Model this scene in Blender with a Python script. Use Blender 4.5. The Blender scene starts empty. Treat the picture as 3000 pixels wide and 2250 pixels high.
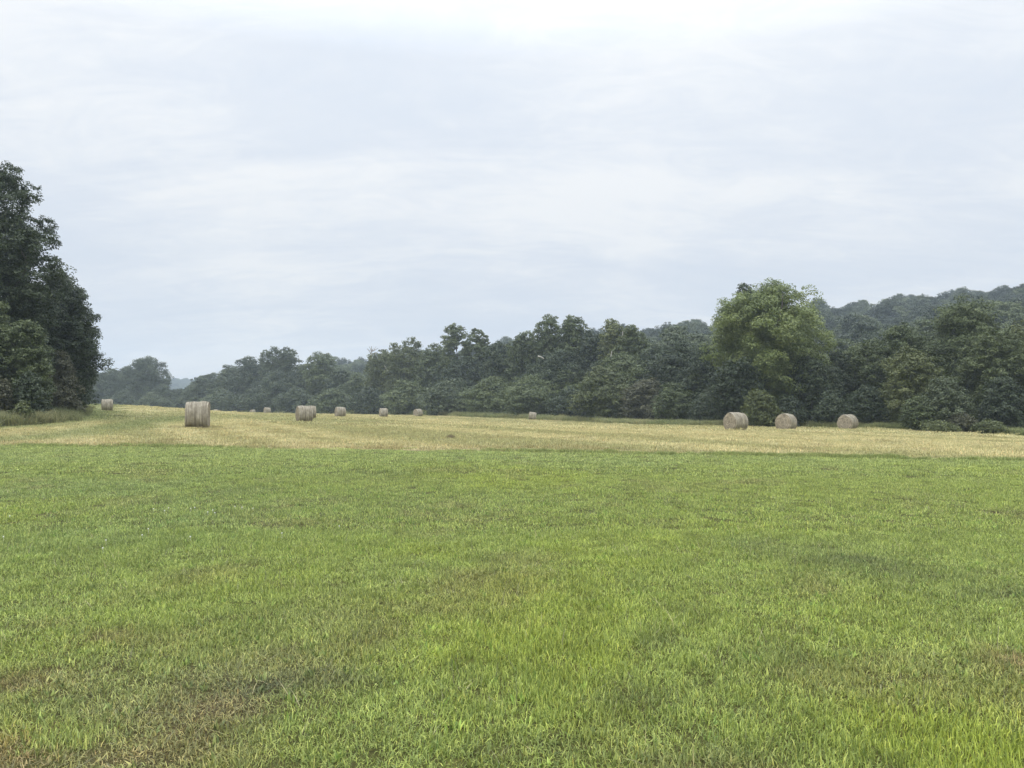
import bpy, math, random
import numpy as np
R = math.radians
SC = bpy.context.scene
COL = SC.collection

# ------------------------------------------------------------------ camera
F = 750.0            # focal length in pixels of a 1024 px wide frame
HOR = 404.0          # pixel row of the horizon
CAMZ = 1.6
cam_d = bpy.data.cameras.new('camera'); cam = bpy.data.objects.new('camera', cam_d); COL.objects.link(cam)
cam_d.sensor_width = 36; cam_d.lens = F / 1024 * 36
cam_d.clip_start = 0.05; cam_d.clip_end = 6000
cam.location = (0, 0, CAMZ)
cam.rotation_euler = (R(90) + math.atan((HOR - 384) / F), 0, 0)
SC.camera = cam

# ------------------------------------------------------------------ exposure
SC.view_settings.view_transform = 'Standard'; SC.view_settings.look = 'None'
SC.view_settings.gamma = 1; SC.view_settings.exposure = 0.0
cy = SC.cycles
cy.max_bounces = 6; cy.diffuse_bounces = 3; cy.glossy_bounces = 1; cy.transmission_bounces = 3
cy.volume_bounces = 1; cy.transparent_max_bounces = 4
cy.use_adaptive_sampling = True; cy.adaptive_threshold = 0.01
cy.caustics_reflective = False; cy.caustics_refractive = False
cy.use_denoising = True; cy.denoiser = 'OPENIMAGEDENOISE'

# ------------------------------------------------------------------ world: thin overcast
SUN_EL, SUN_ROT = R(58), R(-150)
W = bpy.data.worlds.new('World'); SC.world = W; W.use_nodes = True
nt = W.node_tree; nt.nodes.clear()
def nd(nt, t, **kw):
    n = nt.nodes.new(t)
    for k, v in kw.items():
        if k.startswith('i_'): n.inputs[k[2:].replace('_', ' ')].default_value = v
        else: setattr(n, k, v)
    return n
def math_n(nt, op, a, b=None, clamp=False):
    n = nt.nodes.new('ShaderNodeMath'); n.operation = op; n.use_clamp = clamp
    for i, v in enumerate((a, b)):
        if v is None: continue
        if isinstance(v, (int, float)): n.inputs[i].default_value = v
        else: nt.links.new(v, n.inputs[i])
    return n.outputs[0]
def ramp(nt, fac, stops, interp='LINEAR'):
    n = nt.nodes.new('ShaderNodeValToRGB'); n.color_ramp.interpolation = interp
    els = n.color_ramp.elements
    while len(els) < len(stops): els.new(0.5)
    for e, (p, c) in zip(els, stops):
        e.position = p; e.color = (*c, 1) if len(c) == 3 else c
    nt.links.new(fac, n.inputs[0]); return n.outputs[0]
def mixc(nt, fac, a, b, mode='MIX'):
    n = nt.nodes.new('ShaderNodeMix'); n.data_type = 'RGBA'; n.blend_type = mode
    for s, v in ((n.inputs[0], fac), (n.inputs[6], a), (n.inputs[7], b)):
        if isinstance(v, (int, float)): s.default_value = v
        elif isinstance(v, tuple): s.default_value = (*v, 1)
        else: nt.links.new(v, s)
    return n.outputs[2]
sky = nd(nt, 'ShaderNodeTexSky'); sky.sky_type = 'NISHITA'; sky.sun_disc = False
sky.sun_elevation = SUN_EL; sky.sun_rotation = SUN_ROT; sky.air_density = 1.0; sky.dust_density = 3.0; sky.ozone_density = 1.0
tc = nd(nt, 'ShaderNodeTexCoord')
sep = nd(nt, 'ShaderNodeSeparateXYZ'); nt.links.new(tc.outputs['Generated'], sep.inputs[0])
zc = math_n(nt, 'ADD', math_n(nt, 'MAXIMUM', sep.outputs[2], 0.0), 0.24)
cxx = math_n(nt, 'DIVIDE', sep.outputs[0], zc); cyy = math_n(nt, 'DIVIDE', sep.outputs[1], zc)
comb = nd(nt, 'ShaderNodeCombineXYZ'); nt.links.new(cxx, comb.inputs[0]); nt.links.new(cyy, comb.inputs[1])
def cloud(rot, sx, sy, scale, detail, rough, off, dist=0.6):
    m = nd(nt, 'ShaderNodeMapping'); m.inputs['Rotation'].default_value = (0, 0, R(rot))
    m.inputs['Scale'].default_value = (sx, sy, 1); m.inputs['Location'].default_value = off
    nt.links.new(comb.outputs[0], m.inputs[0])
    n = nd(nt, 'ShaderNodeTexNoise'); n.inputs['Scale'].default_value = scale; n.inputs['Detail'].default_value = detail
    n.inputs['Roughness'].default_value = rough; n.inputs['Distortion'].default_value = dist
    nt.links.new(m.outputs[0], n.inputs[0]); return n.outputs[0]
c1 = cloud(-32, 0.5, 1.7, 1.5, 6, 0.55, (3.1, 1.7, 0), 0.9)      # long streaks
c2 = cloud(12, 1.0, 1.0, 1.3, 5, 0.52, (7.3, 2.2, 0), 0.5)         # broad soft masses
c3 = cloud(-25, 0.8, 1.6, 5.0, 8, 0.68, (1.3, 9.2, 0), 1.2)       # small tufts
cs = math_n(nt, 'ADD', math_n(nt, 'ADD', math_n(nt, 'MULTIPLY', c1, 0.34), math_n(nt, 'MULTIPLY', c2, 0.44)), math_n(nt, 'MULTIPLY', c3, 0.22))
# cloud sheet colours, in the same units as the physical sky (background strength 0.1)
ccol = ramp(nt, cs, [(0.38, (.770, .830, .915)), (0.455, (.815, .862, .932)), (0.515, (.870, .908, .958)), (0.59, (.985, .995, 1.0))], 'B_SPLINE')
# an overcast sky is brighter overhead than at the horizon
elv = nt.nodes.new('ShaderNodeMapRange'); elv.interpolation_type = 'LINEAR'
nt.links.new(sep.outputs[2], elv.inputs[0]); elv.inputs[1].default_value = 0.0; elv.inputs[2].default_value = 1.0
gr = ramp(nt, elv.outputs[0], [(0.0, (.246, .246, .248)), (0.16, (.262, .263, .265)), (0.42, (.305, .305, .305)), (0.75, (.74, .74, .74)), (1.0, (1, 1, 1))])
cl2 = mixc(nt, 1.0, ccol, gr, 'MULTIPLY')
vm = nd(nt, 'ShaderNodeVectorMath', operation='SCALE'); vm.inputs['Scale'].default_value = 35.0
nt.links.new(cl2, vm.inputs[0])
full = mixc(nt, 0.93, sky.outputs[0], vm.outputs[0])
bg = nd(nt, 'ShaderNodeBackground'); bg.inputs[1].default_value = 0.1
nt.links.new(full, bg.inputs[0])
wo = nd(nt, 'ShaderNodeOutputWorld'); nt.links.new(bg.outputs[0], wo.inputs[0])
try: W.cycles.sampling_method = 'MANUAL'; W.cycles.sample_map_resolution = 256
except Exception: pass

sun_d = bpy.data.lights.new('sun', 'SUN'); sun = bpy.data.objects.new('sun', sun_d); COL.objects.link(sun)
sun_d.energy = 1.4; sun_d.angle = R(25); sun_d.color = (1.0, 0.96, 0.9)
sun.rotation_euler = (R(90) - SUN_EL, 0, R(180) - SUN_ROT)
sun.location = (0, 0, 300)

# ------------------------------------------------------------------ helpers
def tag(o, label=None, cat=None, group=None, kind=None):
    if label: o['label'] = label
    if cat: o['category'] = cat
    if group: o['group'] = group
    if kind: o['kind'] = kind
    return o
def mesh_np(name, verts, faces_flat, loop_tot, mat=None, smooth=False):
    """verts (n,3); faces_flat flat loop indices; loop_tot per-face vertex counts (array)"""
    me = bpy.data.meshes.new(name)
    verts = np.asarray(verts, np.float32); faces_flat = np.asarray(faces_flat, np.int32); loop_tot = np.asarray(loop_tot, np.int32)
    me.vertices.add(len(verts)); me.vertices.foreach_set('co', verts.ravel())
    me.loops.add(len(faces_flat)); me.loops.foreach_set('vertex_index', faces_flat)
    st = np.concatenate(([0], np.cumsum(loop_tot)[:-1])).astype(np.int32) if len(loop_tot) else loop_tot
    me.polygons.add(len(loop_tot)); me.polygons.foreach_set('loop_start', st)
    try: me.polygons.foreach_set('loop_total', loop_tot)
    except Exception: pass
    if smooth: me.polygons.foreach_set('use_smooth', np.ones(len(loop_tot), bool))
    me.update(calc_edges=True)
    if mat: me.materials.append(mat)
    return me
def fattr(me, name, data, domain='FACE', typ='FLOAT'):
    a = me.attributes.new(name, typ, domain)
    key = 'vector' if typ == 'FLOAT_VECTOR' else 'value'
    a.data.foreach_set(key, np.asarray(data, np.float32 if typ != 'INT' else np.int32).ravel())
def obj(name, me, parent=None, loc=None):
    o = bpy.data.objects.new(name, me); COL.objects.link(o)
    if parent: o.parent = parent
    if loc is not None: o.location = loc
    return o
def empty(name, loc, rz=0.0):
    o = bpy.data.objects.new(name, None); COL.objects.link(o)
    o.location = loc; o.rotation_euler = (0, 0, rz); o.empty_display_size = 0.5; return o
def grid_faces(nu, nv, wrap=False):
    i = np.arange(nu - 1)[:, None]; j = np.arange(nv if wrap else nv - 1)[None, :]
    a = i * nv + j; b = i * nv + (j + 1) % nv; c = (i + 1) * nv + (j + 1) % nv; d = (i + 1) * nv + j
    return np.stack([a, b, c, d], -1).reshape(-1, 4)

# numpy value noise
def _hash(ix, iy, seed):
    h = (ix.astype(np.int64) * 374761393 + iy.astype(np.int64) * 668265263 + seed * 1442695041) & 0xFFFFFFFF
    h = ((h ^ (h >> 13)) * 1274126177) & 0xFFFFFFFF
    return ((h ^ (h >> 16)) & 0xFFFFFF) / float(0xFFFFFF)
def vnoise(x, y, seed=0):
    x = np.asarray(x, float); y = np.asarray(y, float)
    ix = np.floor(x); iy = np.floor(y); fx = x - ix; fy = y - iy
    fx = fx * fx * (3 - 2 * fx); fy = fy * fy * (3 - 2 * fy)
    a = _hash(ix, iy, seed); b = _hash(ix + 1, iy, seed); c = _hash(ix, iy + 1, seed); d = _hash(ix + 1, iy + 1, seed)
    return (a * (1 - fx) + b * fx) * (1 - fy) + (c * (1 - fx) + d * fx) * fy
def fbm(x, y, seed=0, o=4):
    s = 0; a = 1; t = 0
    for k in range(o):
        s = s + a * vnoise(x * 2 ** k + 13.1 * k, y * 2 ** k - 7.7 * k, seed + k); t += a; a *= 0.5
    return s / t
def sstep(a, b, x):
    t = np.clip((x - a) / (b - a), 0, 1); return t * t * (3 - 2 * t)
def ux(px): return (px - 512.0) / F

# ------------------------------------------------------------------ terrain height, fitted to where the bales and edges stand
CP = [  # pixel x, pixel y, distance -> ground point
 (512,768,3.3),(0,768,3.3),(1024,768,3.3),(100,600,6.12),(900,600,6.12),(0,560,7.7),(1024,560,7.7),
 (0,505,11.9),(1024,506,11.9),(512,505,11.9),
 (216,412.6,128),(253,413.8,132),(296,415.0,140),(0,445,29),(240,447,28),(512,451,26),(760,455,25.2),(1024,458,24.6),
 (0,426,46),(60,421,54),(95,411.5,88),(107,411.2,94),(115,405.6,112),(165,408.2,122),(200,410.8,128),
 (198,427.5,45),(305,422,70),(314,419.2,84),(267,413.6,180),(252,413.9,240),(215,412.9,250),
 (299,414.6,245),(356,414.9,230),(340,417,110),(384,416.2,140),(418,416.4,160),(532,419.6,140),
 (735,430,62),(786,429.8,69),(847,429.2,75),(1024,435.5,66),(940,431,72),(740,426.9,88),(620,424.2,112),
 (420,415.5,185),(330,414.3,225),(270,413.5,255),(165,413.0,290),(600,441,36),(850,445,36),(0,434,37),(350,436,40)]
cpx = np.array([(ux(p[0]) * p[2], p[2]) for p in CP]); cpz = np.array([CAMZ - (p[1] - HOR) / F * p[2] for p in CP])
cpx = np.vstack([cpx, [(-3, 0), (3, 0), (0, -6), (120, 60), (160, 120), (-90, 60), (-60, 20), (60, 10), (0, 320), (-160, 320), (140, 260), (-150, 180), (-12, -10), (12, -10)]])
cpz = np.concatenate([cpz, [0, 0, 0, -1.6, -1.6, 0.9, 0.3, -0.2, -1.8, -1.8, -1.6, 0.0, 0, 0]])
def _warp(X, Y):   # compress far distances so the fit is even in the picture
    r = np.sqrt(X * X + Y * Y) + 1e-6; s = 40 * np.log1p(r / 40) / r
    return X * s, Y * s
def _U(r2): return 0.5 * r2 * np.log(r2 + 1e-9)
_cx, _cy = _warp(cpx[:, 0], cpx[:, 1]); n_ = len(_cx)
_K = _U((_cx[:, None] - _cx) ** 2 + (_cy[:, None] - _cy) ** 2) + np.eye(n_) * 1.5
_P = np.stack([np.ones(n_), _cx, _cy], 1)
_sol = np.linalg.solve(np.block([[_K, _P], [_P.T, np.zeros((3, 3))]]), np.concatenate([cpz, [0, 0, 0]]))
RU = np.array([ux(p) for p in (150, 250, 300, 345, 400, 640, 820, 905, 960, 1024, 1300, 1700)])
RY = np.array([560, 560, 560, 560, 540, 470, 430, 425, 415, 400, 380, 330.])
RT = np.array([404, 400, 380, 368, 364, 337, 313, 305, 300, 292, 276, 266.])
CR = 9.0
def zf(X, Y):
    X = np.asarray(X, float); Y = np.asarray(Y, float); shp = np.broadcast(X, Y).shape
    x = np.broadcast_to(X, shp).ravel(); y = np.broadcast_to(Y, shp).ravel()
    wx, wy = _warp(x, y); z = np.empty(len(x))
    for s in range(0, len(x), 20000):
        a, b = wx[s:s + 20000], wy[s:s + 20000]
        z[s:s + 20000] = _U((a[:, None] - _cx) ** 2 + (b[:, None] - _cy) ** 2) @ _sol[:n_] + _sol[n_] + _sol[n_ + 1] * a + _sol[n_ + 2] * b
    r = np.hypot(x, y); k = sstep(200, 340, r); z = np.clip(z, -3.2, 3.5) * (1 - k) - 2.0 * k
    near = 1 - sstep(30, 60, r)
    z = z + near * (0.045 * (fbm(x * 0.5, y * 0.5, 5, 3) - 0.5)) + 0.10 * (fbm(x * 0.07, y * 0.07, 9, 2) - 0.5) * sstep(10, 40, r)
    # wooded hill to the right, running away to the left
    u = x / np.maximum(y, 60.0); yr = np.interp(u, RU, RY); tt = np.interp(u, RU, RT)
    hr = np.maximum((HOR - tt) / F * yr - CR + CAMZ + 2, 0) * sstep(-0.40, -0.22, u)
    y0 = np.interp(u, [-0.3, 0.0, 0.2, 0.4, 0.7], [330, 230, 165, 135, 110])
    t = np.clip((y - y0) / (yr - y0), 0, 1)
    bump = hr * (t ** 1.25) * (1 - 0.35 * sstep(1.0, 1.8, (y - y0) / (yr - y0)))
    bump = bump * (1 + 0.10 * (fbm(x / 70, y / 70, 21, 3) - 0.5) * np.sin(np.pi * np.clip(t, 0, 1)))
    z = z + np.where(y > 60, bump, 0)
    # far ridge
    fr = 33 * np.exp(-((y - 1400) / 130) ** 2) * (sstep(-1.2, -0.9, u) * (1 - sstep(-0.425, -0.36, u))) * (0.9 + 0.25 * fbm(x / 90, y / 200, 31, 2))
    return (z + np.where(y > 900, fr, 0)).reshape(shp)
def zg(x, y): return float(zf(np.array([x]), np.array([y]))[0])
# edge between lawn and hay field, as distance over x/y
def lawn_edge(u): return 1.7 * (fbm(np.asarray(u) * 11 + 3, 0 * np.asarray(u), 501, 5) - .5) + np.interp(u, [ux(v) for v in (-400, 0, 100, 240, 512, 760, 1024, 1400)], [30, 28.6, 27.8, 27.2, 25.4, 24.4, 23.7, 22.5])
def field_edge(u): return np.interp(u, [ux(v) for v in (100, 165, 210, 270, 330, 380, 420, 470, 530, 620, 690, 740, 850, 940, 1024, 1300)],
                                    [290, 284, 272, 252, 224, 204, 184, 156, 141, 112, 97, 89, 79, 71.5, 65.5, 50])
def left_edge_x(y):   # right-hand limit of the left hand thicket (x as a function of distance)
    return np.interp(y, [0, 30, 40, 46, 56, 75, 95, 125, 200, 300], [-48, -34, -31.5, -30.5, -33, -43, -54, -69, -112, -165])

# ------------------------------------------------------------------ ground colours
def lin(r, g, b):
    f = lambda c: (c / 255 / 12.92) if c <= 10 else ((c / 255 + 0.055) / 1.055) ** 2.4
    return np.array([f(r), f(g), f(b)])
def blob(X, Y, px, py, rx, ry):  # soft patch of the lawn centred where that pixel meets the ground
    d = CAMZ * F / (py - HOR); cx = ux(px) * d
    d2 = CAMZ * F / (py - ry - HOR); hy = max(abs(d2 - d), 0.05); hx = rx / F * d
    q = ((X - cx) / hx) ** 2 + ((Y - d) / hy) ** 2
    return np.exp(-q)
G_MID = np.array([0.318, 0.392, 0.105]); G_YEL = np.array([0.370, 0.445, 0.075]); G_BLU = np.array([0.290, 0.372, 0.128])
G_BRN = np.array([0.330, 0.225, 0.130]); G_DRK = np.array([0.160, 0.190, 0.085]); G_OLV = np.array([0.305, 0.310, 0.130])
def lawn_tint(X, Y):
    n1 = fbm(X * 0.35, Y * 0.35, 41, 4)[..., None]; n2 = fbm(X * 1.1, Y * 0.9, 47, 4)[..., None]; n3 = fbm(X * 0.14 + 5, Y * 0.14, 53, 3)[..., None]
    c = G_MID + 0 * n1
    def mix(c, t, k): return c * (1 - k) + t * k
    c = mix(c, G_BLU, 0.7 * sstep(0.5, 0.68, n3))
    c = mix(c, G_YEL, 0.4 * sstep(0.52, 0.68, n1))
    c = mix(c, G_OLV, 0.3 * sstep(0.55, 0.72, n2))
    c = mix(c, G_BRN, 0.2 * sstep(0.66, 0.78, n2))
    c = mix(c, np.array([.39, .465, .175]), 0.6 * sstep(13, 25, Y)[..., None])
    for px, py, rx, ry, col, k in [
        (540, 665, 90, 70, G_YEL, .7), (930, 720, 150, 70, G_YEL, .95), (700, 600, 120, 30, G_YEL, .4), (245, 577, 75, 22, G_YEL, .9), (55, 645, 60, 24, G_YEL, .8),
        (520, 600, 60, 30, G_YEL, .5), (860, 610, 120, 30, G_YEL, .5), (1000, 768, 120, 60, G_YEL, .9), (600, 720, 50, 50, G_YEL, .5), (350, 600, 70, 14, G_YEL, .4),
        (90, 700, 150, 45, G_OLV, .6), (240, 705, 40, 10, G_OLV * .8, .6), (30, 752, 60, 10, G_BRN, .7), (180, 738, 50, 6, G_BRN, .5), (110, 755, 130, 14, G_BRN, .85), (10, 738, 26, 8, G_BRN * np.array([1.2, .75, .75]), .8),
        (112, 635, 24, 6, G_BRN, .8), (25, 680, 50, 14, G_BRN, .5), (215, 712, 50, 16, G_BRN, .55), (1015, 662, 16, 16, G_BRN, .8), (55, 622, 18, 4, G_BRN, .6),
        (170, 640, 40, 9, G_BRN, .35), (330, 620, 100, 30, G_OLV, .4), (268, 687, 34, 7, G_DRK * .7, 1.1), (325, 676, 44, 6, G_DRK * .8, 1.0), (300, 672, 60, 14, G_OLV, .5),
        (630, 700, 40, 10, G_DRK, .6), (545, 745, 60, 14, G_DRK, .4), (780, 653, 40, 12, G_DRK, .45), (850, 560, 60, 10, G_DRK, .55), (990, 592, 50, 8, G_DRK, .7), (930, 574, 60, 5, G_DRK, .6), (660, 640, 22, 8, G_DRK, .5),
        (760, 545, 60, 8, G_DRK, .4), (230, 492, 50, 5, G_DRK, .5), (390, 474, 60, 4, G_DRK, .35), (210, 480, 120, 12, G_BLU, .6), (150, 520, 150, 24, G_BLU, .7),
        (40, 590, 100, 20, G_MID * 1.05, .7), (60, 733, 70, 12, G_MID * 1.15, .9), (700, 760, 60, 14, G_DRK, .45), (400, 500, 200, 14, G_BLU, .4)]:
        k = k * (.40 if col is G_YEL else .95 if col is G_BRN else 1.0); w = blob(X, Y, px, py, rx, ry)[..., None] * (0.35 + 1.1 * fbm(X * 2.2, Y * 1.8, 61, 3))[..., None]
        c = mix(c, col, np.clip(w * k, 0, 1))
    return c
H_GOLD = np.array([0.475, 0.43, 0.215]); H_PALE = np.array([0.60, 0.55, 0.31]); H_GRN = np.array([0.215, 0.265, 0.11]); H_BRN = np.array([0.32, 0.24, 0.12]); H_MID = np.array([0.35, 0.345, 0.165])
TRK = [(-5, 440), (40, 438), (90, 431.5), (130, 425.5), (160, 421), (180, 417.5)]
def _trk():
    pts = []
    for px, py in TRK:
        d = 30.0
        for _ in range(30): d = (CAMZ - zg(ux(px) * d, d)) * F / (py - HOR)
        pts.append((ux(px) * d, d))
    return np.array(pts)
TRKP = _trk()
def seg_dist(X, Y, P):
    D = np.full(np.shape(X), 1e9)
    for (x0, y0), (x1, y1) in zip(P[:-1], P[1:]):
        dx, dy = x1 - x0, y1 - y0; t = np.clip(((X - x0) * dx + (Y - y0) * dy) / (dx * dx + dy * dy), 0, 1)
        D = np.minimum(D, np.hypot(X - x0 - t * dx, Y - y0 - t * dy))
    return D
def hay_tint(X, Y):
    # mown swaths run alongside the trees, from the near right to the far left
    a = R(-38); xr = X * math.cos(a) + Y * -math.sin(a) * -1 * -1; 
    s_along = X * math.cos(R(118)) + Y * math.sin(R(118)); s_across = -X * math.sin(R(118)) + Y * math.cos(R(118))
    sw = fbm(s_across * 0.6, s_along * 0.008, 71, 3)[..., None]; sw2 = fbm(X * 0.25, Y * 0.9, 74, 4)[..., None]
    n1 = fbm(X * 0.05, Y * 0.05, 77, 3)[..., None]; n2 = fbm(X * 0.9, Y * 0.7, 79, 3)[..., None]
    def mix(c, t, k): return c * (1 - k) + t * k
    c = H_GOLD + 0 * sw
    c = mix(c, H_PALE, 0.55 * sstep(0.50, 0.60, sw)); c = mix(c, H_MID, 0.8 * sstep(0.54, 0.40, sw) if False else 0.8 * (1 - sstep(0.38, 0.50, sw)))
    c = mix(c, H_GRN, 0.35 * sstep(0.52, 0.7, n1)); c = mix(c, H_MID, 0.5 * sstep(0.5, 0.68, sw2)); c = mix(c, H_BRN, 0.35 * sstep(0.6, 0.75, n2))
    e = lawn_edge(X / np.maximum(Y, 1))
    c = mix(c, H_BRN, (0.3 * (1 - sstep(.3, 5.5, Y - e)) * (1 - sstep(0.0, 0.5, X / np.maximum(Y, 1))))[..., None])
    td = seg_dist(X, Y, TRKP)[..., None]
    c = mix(c, H_GRN, 0.65 * (1 - sstep(0.2, 3.2, td)) * (0.7 + 0.5 * n2))
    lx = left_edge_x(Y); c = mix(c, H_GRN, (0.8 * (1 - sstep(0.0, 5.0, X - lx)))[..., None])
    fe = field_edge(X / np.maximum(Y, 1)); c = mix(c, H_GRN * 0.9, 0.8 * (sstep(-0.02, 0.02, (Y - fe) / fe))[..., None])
    return c

# ------------------------------------------------------------------ materials
def mat(name):
    m = bpy.data.materials.new(name); m.use_nodes = True; m.node_tree.nodes.clear(); return m, m.node_tree
def out(nt, sh): o = nt.nodes.new('ShaderNodeOutputMaterial'); nt.links.new(sh, o.inputs[0])
def attr(nt, name, typ='GEOMETRY'):
    n = nt.nodes.new('ShaderNodeAttribute'); n.attribute_type = typ; n.attribute_name = name; return n
def noise(nt, vec, scale, detail=3, rough=0.5):
    n = nt.nodes.new('ShaderNodeTexNoise'); n.inputs['Scale'].default_value = scale; n.inputs['Detail'].default_value = detail; n.inputs['Roughness'].default_value = rough
    if vec is not None: nt.links.new(vec, n.inputs[0])
    return n.outputs[0]
def geo_pos(nt): return nt.nodes.new('ShaderNodeNewGeometry').outputs['Position']
def leafy(nt, col, trans=0.3, rough=0.5, spec=0.25):
    p = nt.nodes.new('ShaderNodeBsdfPrincipled'); p.inputs['Roughness'].default_value = rough
    p.inputs['Specular IOR Level'].default_value = spec; nt.links.new(col, p.inputs['Base Color'])
    t = nt.nodes.new('ShaderNodeBsdfTranslucent'); nt.links.new(col, t.inputs[0])
    m = nt.nodes.new('ShaderNodeMixShader'); m.inputs[0].default_value = trans
    nt.links.new(p.outputs[0], m.inputs[1]); nt.links.new(t.outputs[0], m.inputs[2]); return m.outputs[0]

def blade_mat(name, lo, hi, trans=0.3, spec=0.3, rough=.45):
    """colour = patch tint (per instance) x per-blade variation"""
    m, nt = mat(name); a = attr(nt, 'tint', 'INSTANCER'); v = attr(nt, 'vary')
    rp = ramp(nt, v.outputs['Fac'], [(0.0, lo), (0.55, (1, 1, 1)), (0.92, hi), (1.0, (1.9, 1.5, 1.5))])
    c = mixc(nt, 1.0, a.outputs['Vector'], rp, 'MULTIPLY')
    nz = noise(nt, geo_pos(nt), 2.5, 3); c = mixc(nt, 1.0, c, ramp(nt, nz, [(0.3, (.82, .82, .82)), (0.7, (1.18, 1.18, 1.18))]), 'MULTIPLY')
    out(nt, leafy(nt, c, trans, rough, spec)); return m
M_BLADE = blade_mat('grass_blade', (.42, .48, .5), (1.5, 1.4, 1.3), .2)
M_STRAW = blade_mat('straw_stubble', (.6, .62, .6), (1.3, 1.3, 1.3), 0.15, 0.15, .7)

m, nt = mat('ground_soil'); a = attr(nt, 'tint'); nz = noise(nt, geo_pos(nt), 9.0, 6, .65); nz2 = noise(nt, geo_pos(nt), 1.3, 5, .6)
c = mixc(nt, 1.0, a.outputs['Vector'], ramp(nt, nz, [(0.3, (.45, .45, .45)), (0.7, (1.3, 1.3, 1.3))]), 'MULTIPLY')
c = mixc(nt, 1.0, c, ramp(nt, nz2, [(0.3, (.85, .85, .85)), (0.7, (1.12, 1.12, 1.12))]), 'MULTIPLY')
p = nt.nodes.new('ShaderNodeBsdfPrincipled'); p.inputs['Roughness'].default_value = .95; p.inputs['Specular IOR Level'].default_value = .1
nt.links.new(c, p.inputs['Base Color']); bp = nt.nodes.new('ShaderNodeBump'); bp.inputs['Strength'].default_value = .6; bp.inputs['Distance'].default_value = .05
nt.links.new(nz, bp.inputs['Height']); nt.links.new(bp.outputs[0], p.inputs['Normal']); out(nt, p.outputs[0]); M_SOIL = m

def leaf_mat(name, dark, mid, light, trans=0.28, spec=0.35, rough=.45):
    m, nt = mat(name); v = attr(nt, 'vary')
    c = ramp(nt, v.outputs['Fac'], [(0.0, dark), (0.5, mid), (1.0, light)])  # random leaf tones; palest end raised to paint sky glints into the colour
    out(nt, leafy(nt, c, trans, rough, spec)); return m
LEAF = {
 'dark':   leaf_mat('leaf_dark',   (.026, .038, .022), (.050, .072, .036), (.100, .126, .064)),
 'mid':    leaf_mat('leaf_mid',    (.052, .072, .031), (.098, .128, .050), (.180, .212, .095)),
 'cool':   leaf_mat('leaf_cool',   (.046, .064, .036), (.082, .108, .056), (.145, .172, .092)),
 'olive':  leaf_mat('leaf_olive',  (.060, .078, .030), (.118, .142, .052), (.205, .225, .092)),
 'bright': leaf_mat('leaf_bright', (.070, .102, .034), (.155, .200, .062), (.275, .315, .112)),
 'russet': leaf_mat('leaf_russet', (.058, .062, .034), (.095, .098, .054), (.150, .150, .080)),
 'silver': leaf_mat('leaf_silver', (.048, .066, .034), (.092, .118, .058), (.200, .225, .130)),
}
def bark_mat(name, a_, b_):
    m, nt = mat(name); tcn = nt.nodes.new('ShaderNodeTexCoord'); mp = nt.nodes.new('ShaderNodeMapping'); mp.inputs['Scale'].default_value = (6, 6, 1.2)
    nt.links.new(tcn.outputs['Object'], mp.inputs[0]); nz = noise(nt, mp.outputs[0], 2.0, 5, .6)
    p = nt.nodes.new('ShaderNodeBsdfPrincipled'); p.inputs['Roughness'].default_value = .9
    nt.links.new(ramp(nt, nz, [(0.35, a_), (0.65, b_)]), p.inputs['Base Color']); out(nt, p.outputs[0]); return m
M_BARK = bark_mat('bark_grey_brown', (.05, .042, .036), (.13, .115, .10))
M_PALE = bark_mat('bark_pale', (.30, .28, .25), (.62, .60, .56))
M_DEAD = bark_mat('bark_bleached', (.22, .2, .18), (.42, .40, .37))

# hay bale materials
def hay_wrap():
    m, nt = mat('net_wrapped_hay'); tcn = nt.nodes.new('ShaderNodeTexCoord'); ob = tcn.outputs['Object']
    def mp(sx, sy, sz):
        q = nt.nodes.new('ShaderNodeMapping'); q.inputs['Scale'].default_value = (sx, sy, sz); nt.links.new(ob, q.inputs[0]); return q.outputs[0]
    info = nt.nodes.new('ShaderNodeObjectInfo')
    band = noise(nt, mp(15, .5, .5), 1.0, 3, .55); fine = noise(nt, mp(34, 3.5, 3.5), 1.0, 4, .7); blot = noise(nt, mp(2, 2, 2), 1.3, 4, .6); speck = noise(nt, mp(60, 60, 60), 1, 2, .5)
    c = ramp(nt, band, [(0.34, (.185, .165, .128)), (0.48, (.250, .228, .180)), (0.62, (.320, .296, .238))])
    c = mixc(nt, 1.0, c, ramp(nt, fine, [(0.3, (.68, .67, .65)), (0.7, (1.28, 1.28, 1.28))]), 'MULTIPLY')
    c = mixc(nt, 1.0, c, ramp(nt, blot, [(0.3, (.78, .76, .72)), (0.7, (1.18, 1.18, 1.18))]), 'MULTIPLY')
    c = mixc(nt, 1.0, c, ramp(nt, speck, [(0.35, (.8, .8, .8)), (0.65, (1.15, 1.15, 1.15))]), 'MULTIPLY')
    p = nt.nodes.new('ShaderNodeBsdfPrincipled'); p.inputs['Roughness'].default_value = .8; p.inputs['Specular IOR Level'].default_value = .2
    nt.links.new(c, p.inputs['Base Color']); bp = nt.nodes.new('ShaderNodeBump'); bp.inputs['Strength'].default_value = .7; bp.inputs['Distance'].default_value = .03
    nt.links.new(fine, bp.inputs['Height']); nt.links.new(bp.outputs[0], p.inputs['Normal']); out(nt, p.outputs[0]); return m
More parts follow.
